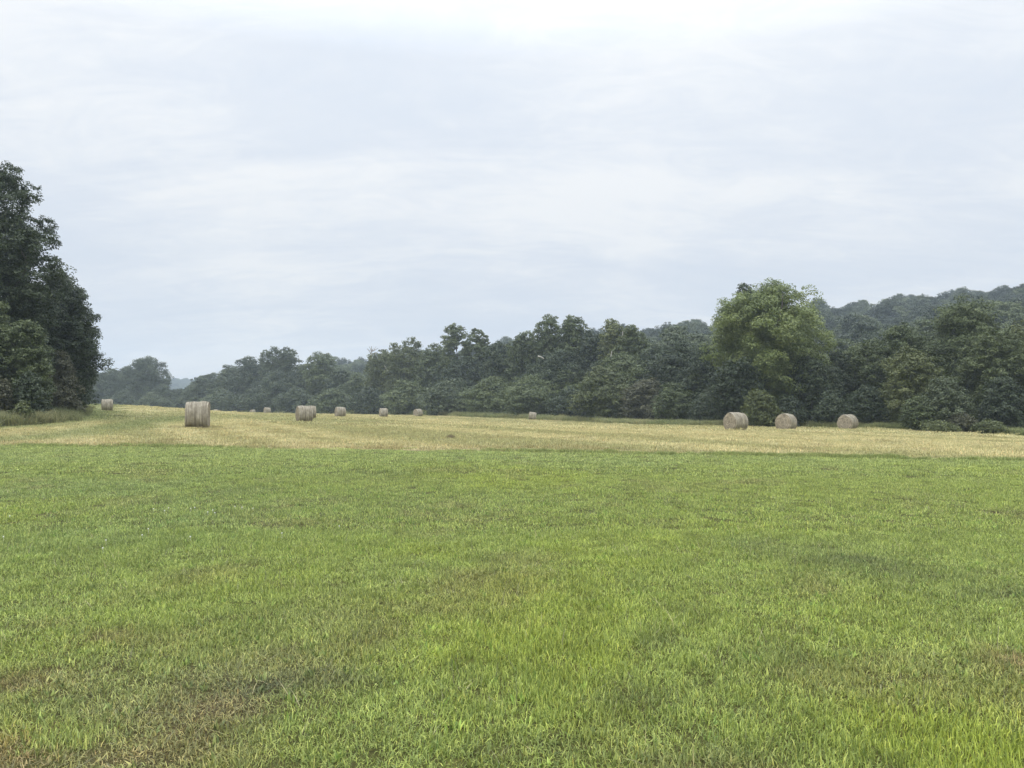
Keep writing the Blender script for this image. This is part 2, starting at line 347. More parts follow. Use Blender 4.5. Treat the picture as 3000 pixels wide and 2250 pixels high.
def hay_end():
    m, nt = mat('cut_hay_end'); tcn = nt.nodes.new('ShaderNodeTexCoord'); ob = tcn.outputs['Object']
    s = nt.nodes.new('ShaderNodeSeparateXYZ'); nt.links.new(ob, s.inputs[0])
    zc = math_n(nt, 'SUBTRACT', s.outputs[2], 0.72)
    r = math_n(nt, 'SQRT', math_n(nt, 'ADD', math_n(nt, 'MULTIPLY', s.outputs[1], s.outputs[1]), math_n(nt, 'MULTIPLY', zc, zc)))
    th = math_n(nt, 'ARCTAN2', zc, s.outputs[1])
    cb = nt.nodes.new('ShaderNodeCombineXYZ'); nt.links.new(math_n(nt, 'ADD', math_n(nt, 'MULTIPLY', r, 16.0), math_n(nt, 'MULTIPLY', th, 0.3)), cb.inputs[0]); nt.links.new(math_n(nt, 'MULTIPLY', th, 1.4), cb.inputs[1])
    ring = noise(nt, cb.outputs[0], 1.0, 4, .6); fz = noise(nt, ob, 30, 4, .65); bl = noise(nt, ob, 3, 3)
    c = ramp(nt, ring, [(0.36, (.150, .128, .098)), (0.5, (.285, .252, .195)), (0.64, (.40, .362, .285))])
    c = mixc(nt, 1.0, c, ramp(nt, fz, [(0.3, (.62, .6, .58)), (0.7, (1.3, 1.3, 1.3))]), 'MULTIPLY')
    c = mixc(nt, 1.0, c, ramp(nt, bl, [(0.3, (.82, .8, .78)), (0.7, (1.14, 1.14, 1.14))]), 'MULTIPLY')
    cen = nt.nodes.new('ShaderNodeMapRange'); nt.links.new(r, cen.inputs[0]); cen.inputs[1].default_value = .03; cen.inputs[2].default_value = .16; cen.inputs[3].default_value = .55; cen.inputs[4].default_value = 0
    c = mixc(nt, cen.outputs[0], c, (.13, .10, .07))
    p = nt.nodes.new('ShaderNodeBsdfPrincipled'); p.inputs['Roughness'].default_value = .9; p.inputs['Specular IOR Level'].default_value = .1
    nt.links.new(c, p.inputs['Base Color']); bp = nt.nodes.new('ShaderNodeBump'); bp.inputs['Strength'].default_value = .8; bp.inputs['Distance'].default_value = .04
    nt.links.new(ring, bp.inputs['Height']); nt.links.new(bp.outputs[0], p.inputs['Normal']); out(nt, p.outputs[0]); return m
M_WRAP, M_END = hay_wrap(), hay_end()

# ------------------------------------------------------------------ ground sheets: lawn, hay field, woodland floor
def axis(spans):
    v = []
    for a, b, s in spans: v += list(np.arange(a, b, s))
    return np.array(v + [spans[-1][1]])
gx = axis([(-1700, -400, 60), (-400, -140, 10), (-140, -60, 2.5), (-60, -20, 1.0), (-20, 20, .4), (20, 60, 1.0), (60, 140, 2.5), (140, 400, 10), (400, 1700, 60)])
gy = axis([(-60, -6, 6), (-6, 20, .4), (20, 34, .25), (34, 90, .8), (90, 200, 2), (200, 600, 8), (600, 1200, 40), (1200, 1640, 12)])
GX, GY = np.meshgrid(gx, gy, indexing='xy'); GZ = zf(GX, GY)
V = np.stack([GX, GY, GZ], -1).reshape(-1, 3)
Uu = GX / np.maximum(GY, 1); lt = lawn_tint(GX, GY) * np.array([.24, .20, .24]); ht = hay_tint(GX, GY) * 0.8
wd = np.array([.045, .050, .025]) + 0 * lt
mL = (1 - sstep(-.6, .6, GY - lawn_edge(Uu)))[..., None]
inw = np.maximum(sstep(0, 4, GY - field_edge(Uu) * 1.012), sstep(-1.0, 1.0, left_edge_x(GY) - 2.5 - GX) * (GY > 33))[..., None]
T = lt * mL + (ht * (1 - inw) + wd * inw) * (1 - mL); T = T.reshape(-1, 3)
FQ = grid_faces(len(gy), len(gx)); fc = V[FQ].mean(1); fu = fc[:, 0] / np.maximum(fc[:, 1], 1)
isL = fc[:, 1] < lawn_edge(fu)
isW = (~isL) & ((fc[:, 1] > field_edge(fu) * 1.01) | ((fc[:, 0] < left_edge_x(fc[:, 1]) - 2) & (fc[:, 1] > 33)))
isF = (~isL) & (~isW)
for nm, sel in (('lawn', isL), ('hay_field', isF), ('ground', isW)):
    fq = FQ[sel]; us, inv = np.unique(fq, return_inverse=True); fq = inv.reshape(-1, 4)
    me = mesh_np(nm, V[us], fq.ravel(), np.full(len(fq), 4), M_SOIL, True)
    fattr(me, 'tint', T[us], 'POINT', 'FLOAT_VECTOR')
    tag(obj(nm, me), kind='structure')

# ------------------------------------------------------------------ blade tufts scattered as stuff
def blades(n, rad, lmin, lmax, w, lean, seed, droop=0.5, square=True, flat=0.0):
    r = np.random.default_rng(seed)
    bx = r.uniform(-rad, rad, n); by = r.uniform(-rad, rad, n)
    if not square:
        q = np.sqrt(r.random(n)) * rad; t = r.random(n) * 2 * np.pi; bx, by = q * np.cos(t), q * np.sin(t)
    L = r.uniform(lmin, lmax, n); az = r.random(n) * 2 * np.pi; ln = np.abs(r.normal(0, lean, n)).clip(0, 1.45)
    if flat: k = r.random(n) < flat; ln[k] = r.uniform(1.2, 1.5, k.sum())
    d0 = np.stack([np.cos(az) * np.sin(ln), np.sin(az) * np.sin(ln), np.cos(ln)], 1)
    l2 = (ln + droop * r.uniform(0.2, 1, n)).clip(0, 1.9); d1 = np.stack([np.cos(az) * np.sin(l2), np.sin(az) * np.sin(l2), np.cos(l2)], 1)
    fa = az + np.pi / 2 + r.normal(0, .6, n); sd = np.stack([np.cos(fa), np.sin(fa), 0 * fa], 1)
    B = np.stack([bx, by, np.full(n, 0.0) + (r.uniform(0, .012, n) if flat else 0)], 1)
    M = B + d0 * (L * .5)[:, None]; Tp = M + d1 * (L * .5)[:, None]; Tp[:, 2] = np.maximum(Tp[:, 2], .004)
    ww = (w * r.uniform(.7, 1.3, n))[:, None] * .5
    v = np.stack([B - sd * ww, B + sd * ww, M + sd * ww * .85, M - sd * ww * .85, Tp], 1).reshape(-1, 3)
    i = np.arange(n)[:, None] * 5
    f = np.concatenate([i + np.array([0, 1, 2, 3]), i + np.array([3, 2, 4])], 1)
    return v, f.ravel(), np.tile([4, 3], n), np.repeat(r.random(n), 2)
def variant_set(cname, specs, mt):
    c = bpy.data.collections.new(cname)
    for k, s in enumerate(specs):
        v, f, lt_, va = blades(**s); me = mesh_np(cname + '_%02d' % k, v, f, lt_, mt); fattr(me, 'vary', va, 'FACE')
        o = bpy.data.objects.new(cname + '_%02d' % k, me); c.objects.link(o)
    return c
def scatter(name, P, rot, scl, vid, tint, coll, label, cat='grass'):
    me = mesh_np(name, P, [], []); fattr(me, 'rot', rot, 'POINT', 'FLOAT_VECTOR'); fattr(me, 'scl', scl, 'POINT', 'FLOAT_VECTOR')
    fattr(me, 'vid', vid, 'POINT', 'INT')
    if tint is not None: fattr(me, 'tint', tint, 'POINT', 'FLOAT_VECTOR')
    o = obj(name, me); g = bpy.data.node_groups.new(name, 'GeometryNodeTree')
    g.interface.new_socket('Geometry', in_out='INPUT', socket_type='NodeSocketGeometry'); g.interface.new_socket('Geometry', in_out='OUTPUT', socket_type='NodeSocketGeometry')
    gi = g.nodes.new('NodeGroupInput'); go = g.nodes.new('NodeGroupOutput')
    mp = g.nodes.new('GeometryNodeMeshToPoints'); ci = g.nodes.new('GeometryNodeCollectionInfo'); ci.inputs[0].default_value = coll
    ci.inputs['Separate Children'].default_value = True; ci.inputs['Reset Children'].default_value = True
    ip = g.nodes.new('GeometryNodeInstanceOnPoints'); ip.inputs['Pick Instance'].default_value = True
    def na(nm, t):
        q = g.nodes.new('GeometryNodeInputNamedAttribute'); q.data_type = t; q.inputs['Name'].default_value = nm; return q.outputs[0]
    g.links.new(gi.outputs[0], mp.inputs['Mesh']); g.links.new(mp.outputs[0], ip.inputs['Points']); g.links.new(ci.outputs[0], ip.inputs['Instance'])
    g.links.new(na('vid', 'INT'), ip.inputs['Instance Index']); g.links.new(na('rot', 'FLOAT_VECTOR'), ip.inputs['Rotation']); g.links.new(na('scl', 'FLOAT_VECTOR'), ip.inputs['Scale'])
    g.links.new(ip.outputs[0], go.inputs[0])
    md = o.modifiers.new('scatter', 'NODES'); md.node_group = g
    return tag(o, label, cat, kind='stuff')
def jgrid(x0, x1, y0, y1, s, rng, jit=.5):
    X, Y = np.meshgrid(np.arange(x0, x1, s), np.arange(y0, y1, s)); X = X + rng.uniform(-jit, jit, X.shape) * s; Y = Y + rng.uniform(-jit, jit, Y.shape) * s
    return X.ravel(), Y.ravel()
def inview(X, Y, m=2.0): return np.abs(X) < 0.70 * Y + m
rng = np.random.default_rng(7)

# lawn grass: dense close to the camera, coarser tufts further away
cN = variant_set('tuft_near', [dict(n=210, rad=.12, lmin=.020, lmax=.056, w=.0042, lean=.9, seed=100 + k, droop=1.0) for k in range(6)], M_BLADE)
cM = variant_set('tuft_mid', [dict(n=280, rad=.22, lmin=.022, lmax=.054, w=.0062, lean=.75, seed=120 + k, droop=.9) for k in range(5)], M_BLADE)
cF = variant_set('tuft_far', [dict(n=330, rad=.36, lmin=.025, lmax=.06, w=.011, lean=.7, seed=140 + k, droop=.8) for k in range(5)], M_BLADE)
def lawn_pts(y0, y1, s, m):
    X, Y = jgrid(-40, 40, y0, y1, s, rng); k = inview(X, Y, m) & (Y < lawn_edge(X / np.maximum(Y, 1)) + .1 + rng.normal(0, .45, len(X)) * (Y > 15)); return X[k], Y[k]
def lay(name, X, Y, coll, nv, label, hs=(.8, 1.25), tintf=lawn_tint, hmul=None, cat='grass'):
    n = len(X); Z = zf(X, Y) - .004
    rot = np.stack([rng.normal(0, .05, n), rng.normal(0, .05, n), rng.random(n) * 6.283], 1)
    h = rng.uniform(*hs, n) * (0.72 + 0.65 * fbm(X * 1.5, Y * 1.2, 91, 3))
    if hmul is not None: h = h * hmul
    b = rng.uniform(.92, 1.12, n); t = tintf(X, Y) * rng.uniform(.9, 1.1, n)[:, None]
    return scatter(name, np.stack([X, Y, Z], 1), rot, np.stack([b, b, h], 1), rng.integers(0, nv, n), t, coll, label, cat)
X, Y = lawn_pts(0.6, 9.5, .128, 6.0)
hm = 1 + .6 * np.clip(blob(X, Y, 60, 733, 75, 14) + .8 * blob(X, Y, 930, 740, 150, 50) + .5 * blob(X, Y, 540, 665, 90, 60) - .55 * blob(X, Y, 200, 700, 140, 40) - .6 * blob(X, Y, 110, 757, 120, 12), -.6, 1)
lay('lawn_grass', X, Y, cN, 6, 'short green lawn grass with brown thin spots in the foreground', hmul=hm)
X, Y = lawn_pts(9.5, 17, .25, 6.5)
lay('lawn_grass', X, Y, cM, 5, 'short green lawn grass across the middle of the lawn')
X, Y = lawn_pts(17, 31, .42, 8.0)
lay('lawn_grass', X, Y, cF, 5, 'short light green lawn grass next to the cut hay field')

cW = variant_set('weed_rosette', [dict(n=11, rad=.03, lmin=.025, lmax=.055, w=.012, lean=1.15, seed=160 + k, droop=.35, square=False) for k in range(4)], M_BLADE)
cD = variant_set('dead_stalk', [dict(n=5, rad=.12, lmin=.06, lmax=.17, w=.0032, lean=1.25, seed=170 + k, droop=.25) for k in range(4)], M_BLADE)
X = rng.uniform(-11, 11, 4200); Y = rng.uniform(2.2, 14, 4200); k = inview(X, Y, 1.5) & (fbm(X * .9, Y * .9, 171, 3) > .50)
lay('lawn_weeds', X[k], Y[k], cW, 4, 'broad-leaved weeds scattered low in the near lawn', (.8, 1.3), lambda X, Y: lawn_tint(X, Y) * np.array([.80, .95, .90]), cat='weeds')
X = rng.uniform(-11, 11, 1500); Y = rng.uniform(2.2, 14, 1500); k = inview(X, Y, 1.5)
lay('dead_stalks', X[k], Y[k], cD, 4, 'thin dead tan stalks lying in the near lawn', (.8, 1.3), lambda X, Y: np.array([.46, .42, .24]) + 0 * lawn_tint(X, Y), cat='dry grass')

# stubble on the hay field
cS1 = variant_set('stubble_near', [dict(n=330, rad=.62, lmin=.05, lmax=.13, w=.016, lean=.5, seed=200 + k, droop=.5, flat=.55) for k in range(5)], M_STRAW)
cS2 = variant_set('stubble_far', [dict(n=420, rad=1.5, lmin=.06, lmax=.16, w=.045, lean=.6, seed=220 + k, droop=.5, flat=.45) for k in range(5)], M_STRAW)
def field_ok(X, Y):
    u = X / np.maximum(Y, 1); return (Y > lawn_edge(u) + .2 + rng.normal(0, .5, len(X))) & (Y < field_edge(u) * 1.015) & (X > left_edge_x(Y) - 1)
X, Y = jgrid(-45, 45, 24, 58, .8, rng); k = inview(X, Y, 10) & field_ok(X, Y); lay('hay_stubble', X[k], Y[k], cS1, 5, 'golden cut hay stubble on the near half of the field', (.7, 1.15), hay_tint)
X, Y = jgrid(-160, 110, 58, 200, 2.0, rng); k = inview(X, Y, 12) & field_ok(X, Y); lay('hay_stubble', X[k], Y[k], cS2, 5, 'golden cut hay stubble on the far half of the field', (.6, 1.0), hay_tint)

# rougher grass left standing
M_ROUGH = blade_mat('rough_grass_blade', (.6, .62, .6), (1.35, 1.3, 1.2), .3)
cR = variant_set('rough_tuft', [dict(n=90, rad=.16, lmin=.05, lmax=.18, w=.011, lean=.42, seed=300 + k, droop=.6, square=False) for k in range(5)], M_ROUGH)
cT = variant_set('tall_tuft', [dict(n=150, rad=.45, lmin=.35, lmax=1.05, w=.028, lean=.28, seed=320 + k, droop=.7, square=False) for k in range(5)], M_ROUGH)
def rough_tint(X, Y):
    n = fbm(X * .6, Y * .6, 401, 3)[..., None]; return np.array([.24, .31, .10]) * (1 - n) + np.array([.34, .37, .15]) * n
def weedy_tint(X, Y):
    n = fbm(X * .25, Y * .25, 403, 3)[..., None]; return np.array([.15, .19, .08]) * (1 - n) + np.array([.29, .28, .15]) * n
def sharp(n_): return np.clip(n_, 0, 1)
uu = rng.uniform(-.80, .80, 5200); yy = lawn_edge(uu) + rng.normal(0.0, .16, 5200); X = uu * yy; Y = yy
dens = np.where(uu > -.12, .75, 0) * sstep(-.15, .05, uu) + .75 * np.exp(-((uu + .52) / .10) ** 2)
dens = dens * (0.12 + 0.9 * sstep(.42, .62, fbm(X * .45, Y * .2, 405, 3)))
k = rng.random(5200) < dens; lay('rough_grass', X[k], Y[k], cR, 5, 'uneven fringe of taller green grass along the edge between lawn and hay field', (.3, 1.1), rough_tint)
# tall grass under the left thicket
yy = np.concatenate([rng.uniform(31, 100, 2600), rng.uniform(31, 60, 1500)]); X = left_edge_x(yy) + rng.normal(-1.8, 1.3, len(yy)).clip(-5, 1.4); Y = yy - 1.5
X2 = rng.uniform(-48, -30, 900); Y2 = np.interp(X2, [-48, -38, -33, -30], [40, 42, 44.5, 47]) + rng.normal(1, 1.3, 900)
X = np.concatenate([X, X2]); Y = np.concatenate([Y, Y2]); k = inview(X, Y, 6)
lay('tall_grass', X[k], Y[k], cT, 5, 'tall rank grass at the foot of the dark trees on the left', (.4, 1.0), weedy_tint)
# weedy margin in front of the tree line
uu = rng.uniform(-.56, .80, 5200); fe = field_edge(uu); yy = fe * (1 + np.abs(rng.normal(0.012, .022, 5200))); X = uu * yy; k = (X > left_edge_x(yy)) & (yy < 262)
weedy_t = lambda X, Y: weedy_tint(X, Y) * 1.45
lay('weedy_margin', X[k], yy[k], cT, 5, 'dull green unmown weeds between the hay field and the tree line', (.3, .85), weedy_t, hmul=(np.clip(yy[k] / 90, 1, 2.0)))

# ------------------------------------------------------------------ trees
def leaves_from(C, N, s, rng, jit=.42, asp=.6):
    n = len(C); N = N + rng.normal(0, jit, (n, 3)); N /= np.linalg.norm(N, axis=1)[:, None] + 1e-9
    a = rng.normal(0, 1, (n, 3)); a -= N * (a * N).sum(1)[:, None]; a /= np.linalg.norm(a, axis=1)[:, None] + 1e-9
    b = np.cross(N, a); L = (s * rng.uniform(.6, 1.35, n))[:, None]
    v = np.stack([C - a * L * .5, C + b * L * .5 * asp + a * L * .08 - N * L * .06, C + a * L * .5 - N * L * .12, C - b * L * .5 * asp + a * L * .08 - N * L * .06], 1)
    return v.reshape(-1, 3)
PROF = {  # crown half width over height, 0 = crown base, 1 = top
 'round': ([0, .12, .35, .6, .8, .93, 1], [.7, .88, 1, 1, .88, .62, .3]),
 'oval':  ([0, .15, .4, .65, .85, .95, 1], [.6, .85, 1, .94, .74, .5, .22]),
 'spire': ([0, .15, .35, .6, .8, .93, 1], [.8, 1, .95, .76, .52, .34, .15]),
 'vase':  ([0, .2, .45, .7, .88, 1], [.5, .7, .86, 1, .82, .4]),
 'mound': ([0, .2, .45, .7, .9, 1], [1, 1, .92, .72, .42, .15]),
 'dome':  ([0, .12, .35, .6, .8, .93, 1], [.72, .86, .97, 1, .95, .78, .45]),
 'open':  ([0, .2, .5, .75, .9, 1], [.6, .8, .95, 1, .8, .45]),
}
def crown(Wd, H, base, seed, style='round', leaf=.25, cov=2.4, flat=.75, lobes=None, gap=0.0, lobe_r=(.12, .26), nmax=150000):
    r = np.random.default_rng(seed); P = PROF[style]
    nl = lobes or int(18 + 8 * (H - base) / Wd)
    t = (np.arange(nl) + r.random(nl)) / nl; t = t ** 0.85
    rl = Wd * r.uniform(*lobe_r, nl) * (1 - .2 * t); env = Wd / 2 * np.interp(t, P[0], P[1])
    an = np.arange(nl) * 2.39996 + r.normal(0, .35, nl); rr = np.maximum(env - rl, .12 * Wd * r.random(nl)) * r.uniform(.7, 1.15, nl)
    LC = np.stack([rr * np.cos(an), rr * np.sin(an), base + rl * .6 + t * (H - base - rl * 1.5)], 1)
    LC[-1] = (r.normal(0, .06) * Wd, r.normal(0, .06) * Wd, H - rl[-1] * .95)
    # fill the middle so light does not shine straight through
    nf = max(3, nl // 4) if gap < .5 else 1; tf = np.linspace(.12, .72, nf)
    LC = np.vstack([LC, np.stack([0 * tf, 0 * tf, base + tf * (H - base)], 1)]); rl = np.concatenate([rl, Wd * .26 * np.interp(tf, P[0], P[1])])
    ncl = 24 + int(14 * (1 - gap)); nL = len(LC)
    D = r.normal(0, 1, (nL, ncl, 3)); D[..., 2] += .35; D /= np.linalg.norm(D, axis=-1)[..., None]
    CC = LC[:, None] + D * (rl[:, None] * r.uniform(.62, 1.12, (nL, ncl)))[..., None] * np.array([1, 1, .82]); rc = rl[:, None] * r.uniform(.20, .38, (nL, ncl)) * (1 - .25 * gap)
    CC = CC.reshape(-1, 3); rc = rc.ravel(); D = D.reshape(-1, 3); cv = r.random(len(rc))
    lv = np.repeat(r.random(nL), ncl)
    area = 2 * math.pi * Wd / 2 * (H - base) + math.pi * (Wd / 2) ** 2
    n = int(min(nmax, cov * area / (.32 * leaf * leaf)) * (1 - .35 * gap)); w = rc ** 2; ci = r.choice(len(rc), n, p=w / w.sum())
    d = r.normal(0, 1, (n, 3)); d /= np.linalg.norm(d, axis=1)[:, None]; d[:, 2] = np.where(r.random(n) < .35, np.abs(d[:, 2]), d[:, 2])
    C = CC[ci] + d * (rc[ci] * r.random(n) ** .4)[:, None] * np.array([1.15, 1.15, flat])
    C[:, 2] = np.maximum(C[:, 2], .05 + .3 * r.random(n))
    N = d * .5 + D[ci] * .35 + np.array([0, 0, .55])
    v = leaves_from(C, N, leaf, r); vary = np.clip(.55 * (.6 * cv[ci] + .4 * lv[ci]) + .45 * r.random(n) ** 1.3 + .25 * (r.random(n) < .06) + r.uniform(-.16, .16), 0, 1)
    return v, vary, LC, rl
def tube(path, rad, sides=7):
    path = np.asarray(path, float); n = len(path); T_ = np.gradient(path, axis=0); T_ /= np.linalg.norm(T_, axis=1)[:, None] + 1e-9
    ref = np.where(np.abs(T_[:, 2:3]) > .9, [[1., 0, 0]], [[0, 0, 1.]]); A = np.cross(T_, ref); A /= np.linalg.norm(A, axis=1)[:, None]; B = np.cross(T_, A)
    th = np.arange(sides) / sides * 2 * np.pi
    V_ = path[:, None] + (A[:, None] * np.cos(th)[None, :, None] + B[:, None] * np.sin(th)[None, :, None]) * np.asarray(rad)[:, None, None]
    return V_.reshape(-1, 3), grid_faces(n, sides, True)
def join(parts):
    vs, fs, o = [], [], 0
    for v, f in parts: vs.append(v); fs.append(f + o); o += len(v)
    return np.vstack(vs), np.vstack(fs)
def trunk_mesh(name, H, rad, LC, seed, mt, nlimb=10, reach=.9):
    r = np.random.default_rng(seed + 999); k = 9; z = np.linspace(-.3, H * .86, k)
    wob = np.cumsum(r.normal(0, H * .008, (k, 2)), 0); wob[:2] = 0
    path = np.column_stack([wob, z]); rads = rad * np.interp(np.linspace(0, 1, k), [0, .06, .5, 1], [1.35, 1, .62, .12])
    parts = [tube(path, rads, 8)]
    for i in np.linspace(0, len(LC) - 1, min(nlimb, len(LC))).astype(int):
        c = LC[i]; hz = max(H * .12, c[2] - np.hypot(c[0], c[1]) * .8 - H * .04); q = min(hz, H * .8); base = np.array([np.interp(q, z, path[:, 0]), np.interp(q, z, path[:, 1]), q])
        end = base + (c - base) * reach; mid = (base + end) / 2 + np.array([*r.normal(0, .04 * H, 2), .03 * H]); s_ = np.linspace(0, 1, 6)[:, None]
        pth = (1 - s_) ** 2 * base + 2 * s_ * (1 - s_) * mid + s_ ** 2 * end; r0 = np.interp(q, z, rads) * .55
        parts.append(tube(pth, np.linspace(r0, .02 + r0 * .15, 6), 5))
    v, f = join(parts); return mesh_np(name, v, f.ravel(), np.full(len(f), 4), mt, True)
def crown_me(hue, **kw):
    v, vary, LC, rl = crown(**kw); n = len(vary)
    me = mesh_np('crown', v, np.arange(n * 4), np.full(n, 4), LEAF[hue]); fattr(me, 'vary', vary, 'FACE'); return me, LC
TSEED = [1000]
def tree(px, topy, wpx, d, hue, style, label, limbm=None, name='tree', cat='tree', base=None, group=None, leafpx=1.9, limbs=None, barkm=None, cov=2.3, shape='crown', **kw):
    """px, topy, wpx: where it shows in a 1024 px wide picture; d: its real distance"""
    TSEED[0] += 17; sd = TSEED[0]; x = ux(px) * d; y = d; z0 = zg(x, y); Wd = wpx / F * d; H = (HOR - topy) / F * d + CAMZ - z0
    leaf = float(np.clip(leafpx * d / F, .15, .50)); b = (.03 * H if base is None else base * H)
    root = empty(name, (x, y, z0 - .03), 0); tag(root, label, cat, group)
    me, LC = crown_me(hue, Wd=Wd, H=H, base=b, seed=sd, style=style, leaf=leaf, cov=cov, **kw)
    obj(shape, me, root)
    me = trunk_mesh('trunk', H, max(.05, H * (.016 if name != 'shrub' else .01)), LC, sd, barkm or M_BARK, nlimb=9 if name != 'shrub' else 5)
    obj('trunk', me, root)
    if limbs:   # pale limbs that show through the leaves: (pixel path)
        for pth in limbs:
            pw = np.array([(ux(a) * (d - Wd * .33) - x, -Wd * .33, (HOR - b_) / F * (d - Wd * .33) + CAMZ - z0) for a, b_ in pth])
            pw[:, 1] += np.random.default_rng(sd).normal(0, .1, len(pw)); v, f = tube(pw, np.linspace(.13, .06, len(pw)) * d / 130, 5)
            obj('limb', mesh_np('limb', v, f.ravel(), np.full(len(f), 4), limbm or M_PALE, True), root)
    return root
k_ = 1024 / 2212.0
def T2(x, top, w, d, *a, **kw):
    wf = 1.4 if (200 < x < 1560) and kw.get('name') != 'shrub' else 1.0 if x < 200 else 1.12 if x < 1790 else 1.25
    return tree(x * k_, top * k_, w * k_ * wf, d, *a, **kw)
GL = 'trees of the wood edge beyond the hay field'; GS = 'low bushes at the foot of the tree line'
# far left, beyond the crest
T2(200, 800, 80, 335, 'cool', 'round', 'hazy blue-green tree just right of the dark left thicket, left of its taller neighbour', group=GL)
T2(238, 793, 62, 322, 'cool', 'oval', 'hazy rounded tree directly above the leftmost hay bale', group=GL)
T2(275, 790, 58, 330, 'dark', 'round', 'hazy tree squeezed against the left side of the tall dome-topped tree', group=GL)
T2(314, 768, 78, 315, 'cool', 'round', 'tallest dome-topped tree of the hazy far left group', group=GL)
T2(350, 828, 50, 300, 'cool', 'mound', 'low hazy tree below the left end of the distant blue ridge', group=GL)
T2(385, 838, 60, 305, 'dark', 'mound', 'lowest hazy tree directly below the distant blue ridge', group=GL)
T2(420, 826, 60, 300, 'cool', 'mound', 'small hazy tree right above the big near bale', group=GL)
T2(458, 803, 66, 296, 'cool', 'open', 'thin-crowned tree at the low left end of the long tree line', gap=.5, group=GL)
T2(500, 786, 66, 288, 'cool', 'oval', 'grey-green tree between the thin-crowned end tree and the broader tree to its right', gap=.3, group=GL)
T2(543, 766, 78, 280, 'dark', 'round', 'broad dark tree just left of the twin-headed tree', gap=.15, group=GL)
T2(588, 748, 48, 272, 'cool', 'open', 'twin-headed tall tree, its left head the narrower', gap=.4, base=.2, group=GL)
T2(622, 748, 46, 274, 'cool', 'open', 'right head of the twin-headed pair rising above the wood', gap=.4, base=.2, group=GL)
T2(604, 800, 90, 262, 'dark', 'round', 'dark filled-in tree below the twin-headed pair', group=GL)
T2(652, 785, 60, 264, 'cool', 'round', 'lower tree in the dip between the twin-headed pair and the airy tree', group=GL)
T2(694, 758, 76, 256, 'mid', 'open', 'airy tree with sky showing through, above the paired hay bales', gap=.45, group=GL)
T2(735, 792, 64, 244, 'cool', 'oval', 'shorter tree to the right of the airy tree, above the third far bale', group=GL)
T2(775, 808, 60, 236, 'mid', 'round', 'short tree in the dip below the bare dead top', group=GL)
T2(826, 752, 74, 220, 'olive', 'open', 'olive tree with a slanting pale limb right of the bare dead top', gap=.35, group=GL,
   limbs=[[(391.5, 374.5), (388, 372), (384, 365)], [(417, 347), (416, 352), (420, 357)]])
T2(880, 728, 88, 210, 'olive', 'round', 'broad pale olive tree with a flat top left of the tall ragged tree', gap=.2, group=GL)
T2(938, 742, 74, 203, 'mid', 'round', 'rounded tree between the flat-topped olive tree and the tall ragged tree', gap=.15, group=GL)
T2(985, 698, 56, 192, 'mid', 'open', 'tall ragged tree standing above its neighbours', gap=.5, base=.25, group=GL)
T2(1032, 708, 52, 188, 'mid', 'open', 'ragged leaning tree just right of the tallest ragged one', gap=.5, base=.25, group=GL)
T2(1005, 768, 100, 186, 'dark', 'round', 'dense dark tree under the two ragged tree tops', group=GL)
T2(1082, 735, 80, 178, 'dark', 'round', 'dark even-topped tree between the ragged tops and the central rise', group=GL)
T2(1132, 714, 84, 170, 'mid', 'oval', 'tree climbing towards the central high point from the left', gap=.2, group=GL)
T2(1183, 678, 66, 165, 'mid', 'open', 'narrow tall tree at the left of the central high point', gap=.35, base=.15, group=GL)
T2(1238, 678, 76, 162, 'mid', 'round', 'round-headed tree at the right of the central high point', gap=.25, base=.15, group=GL)
T2(1210, 752, 120, 156, 'dark', 'round', 'wide dark tree below the central high point', group=GL, limbs=[[(538, 356), (541, 356.6), (544, 358.5)]])
T2(1288, 712, 60, 154, 'dark', 'oval', 'narrow darker tree in the notch right of the central high point', group=GL)
T2(1326, 686, 66, 147, 'olive', 'open', 'sunlit olive tree with an upright white limb', gap=.35, base=.15, group=GL, barkm=M_PALE,
   limbs=[[(618.5, 356), (620, 349), (622.5, 341), (623, 331)], [(611, 357), (612, 351)]])
T2(1368, 700, 66, 143, 'mid', 'round', 'leafy tree right of the white-limbed tree, below the hill skyline', gap=.2, group=GL)
T2(1420, 742, 100, 134, 'dark', 'round', 'dark round tree in front of the left end of the wooded hill', group=GL)
T2(1345, 760, 120, 133, 'mid', 'round', 'full tree standing under the white-limbed tree', group=GL)
T2(1478, 730, 100, 124, 'dark', 'round', 'large dark tree halfway between the white-limbed tree and the big bright tree', group=GL)
T2(1528, 742, 90, 114, 'dark', 'oval', 'dark tree against the left flank of the big bright tree', group=GL)
# lower front row
T2(265, 842, 70, 285, 'cool', 'mound', 'low hazy bush line right of the leftmost bale', group=GS, name='shrub', cat='bush')
T2(330, 850, 80, 278, 'cool', 'mound', 'low hazy bush between the leftmost bale and the big near bale', group=GS, name='shrub', cat='bush')
T2(480, 842, 90, 268, 'cool', 'mound', 'low spreading bush behind the small half-hidden bale', group=GS, name='shrub', cat='bush')
T2(560, 832, 90, 252, 'dark', 'mound', 'low dark bush behind the two smallest middle bales', group=GS, name='shrub', cat='bush')
T2(640, 836, 90, 236, 'cool', 'mound', 'bush behind the larger bale of the overlapping pair', group=GS, name='shrub', cat='bush')
T2(720, 838, 100, 224, 'mid', 'mound', 'bush behind the third bale from the pair', group=GS, name='shrub', cat='bush')
T2(800, 836, 100, 206, 'dark', 'mound', 'dark bush in the gap beneath the pale slanting limb', group=GS, name='shrub', cat='bush')
T2(880, 818, 110, 192, 'mid', 'mound', 'rounded green bush behind the two bales left of centre', group=GS, name='shrub', cat='bush')
T2(975, 822, 120, 174, 'cool', 'mound', 'broad low tree with layered branches right of the two bales left of centre', group=GS, flat=.55)
T2(1065, 812, 110, 162, 'mid', 'mound', 'layered low tree between the ragged tops and the tilted bale', group=GS, flat=.55)
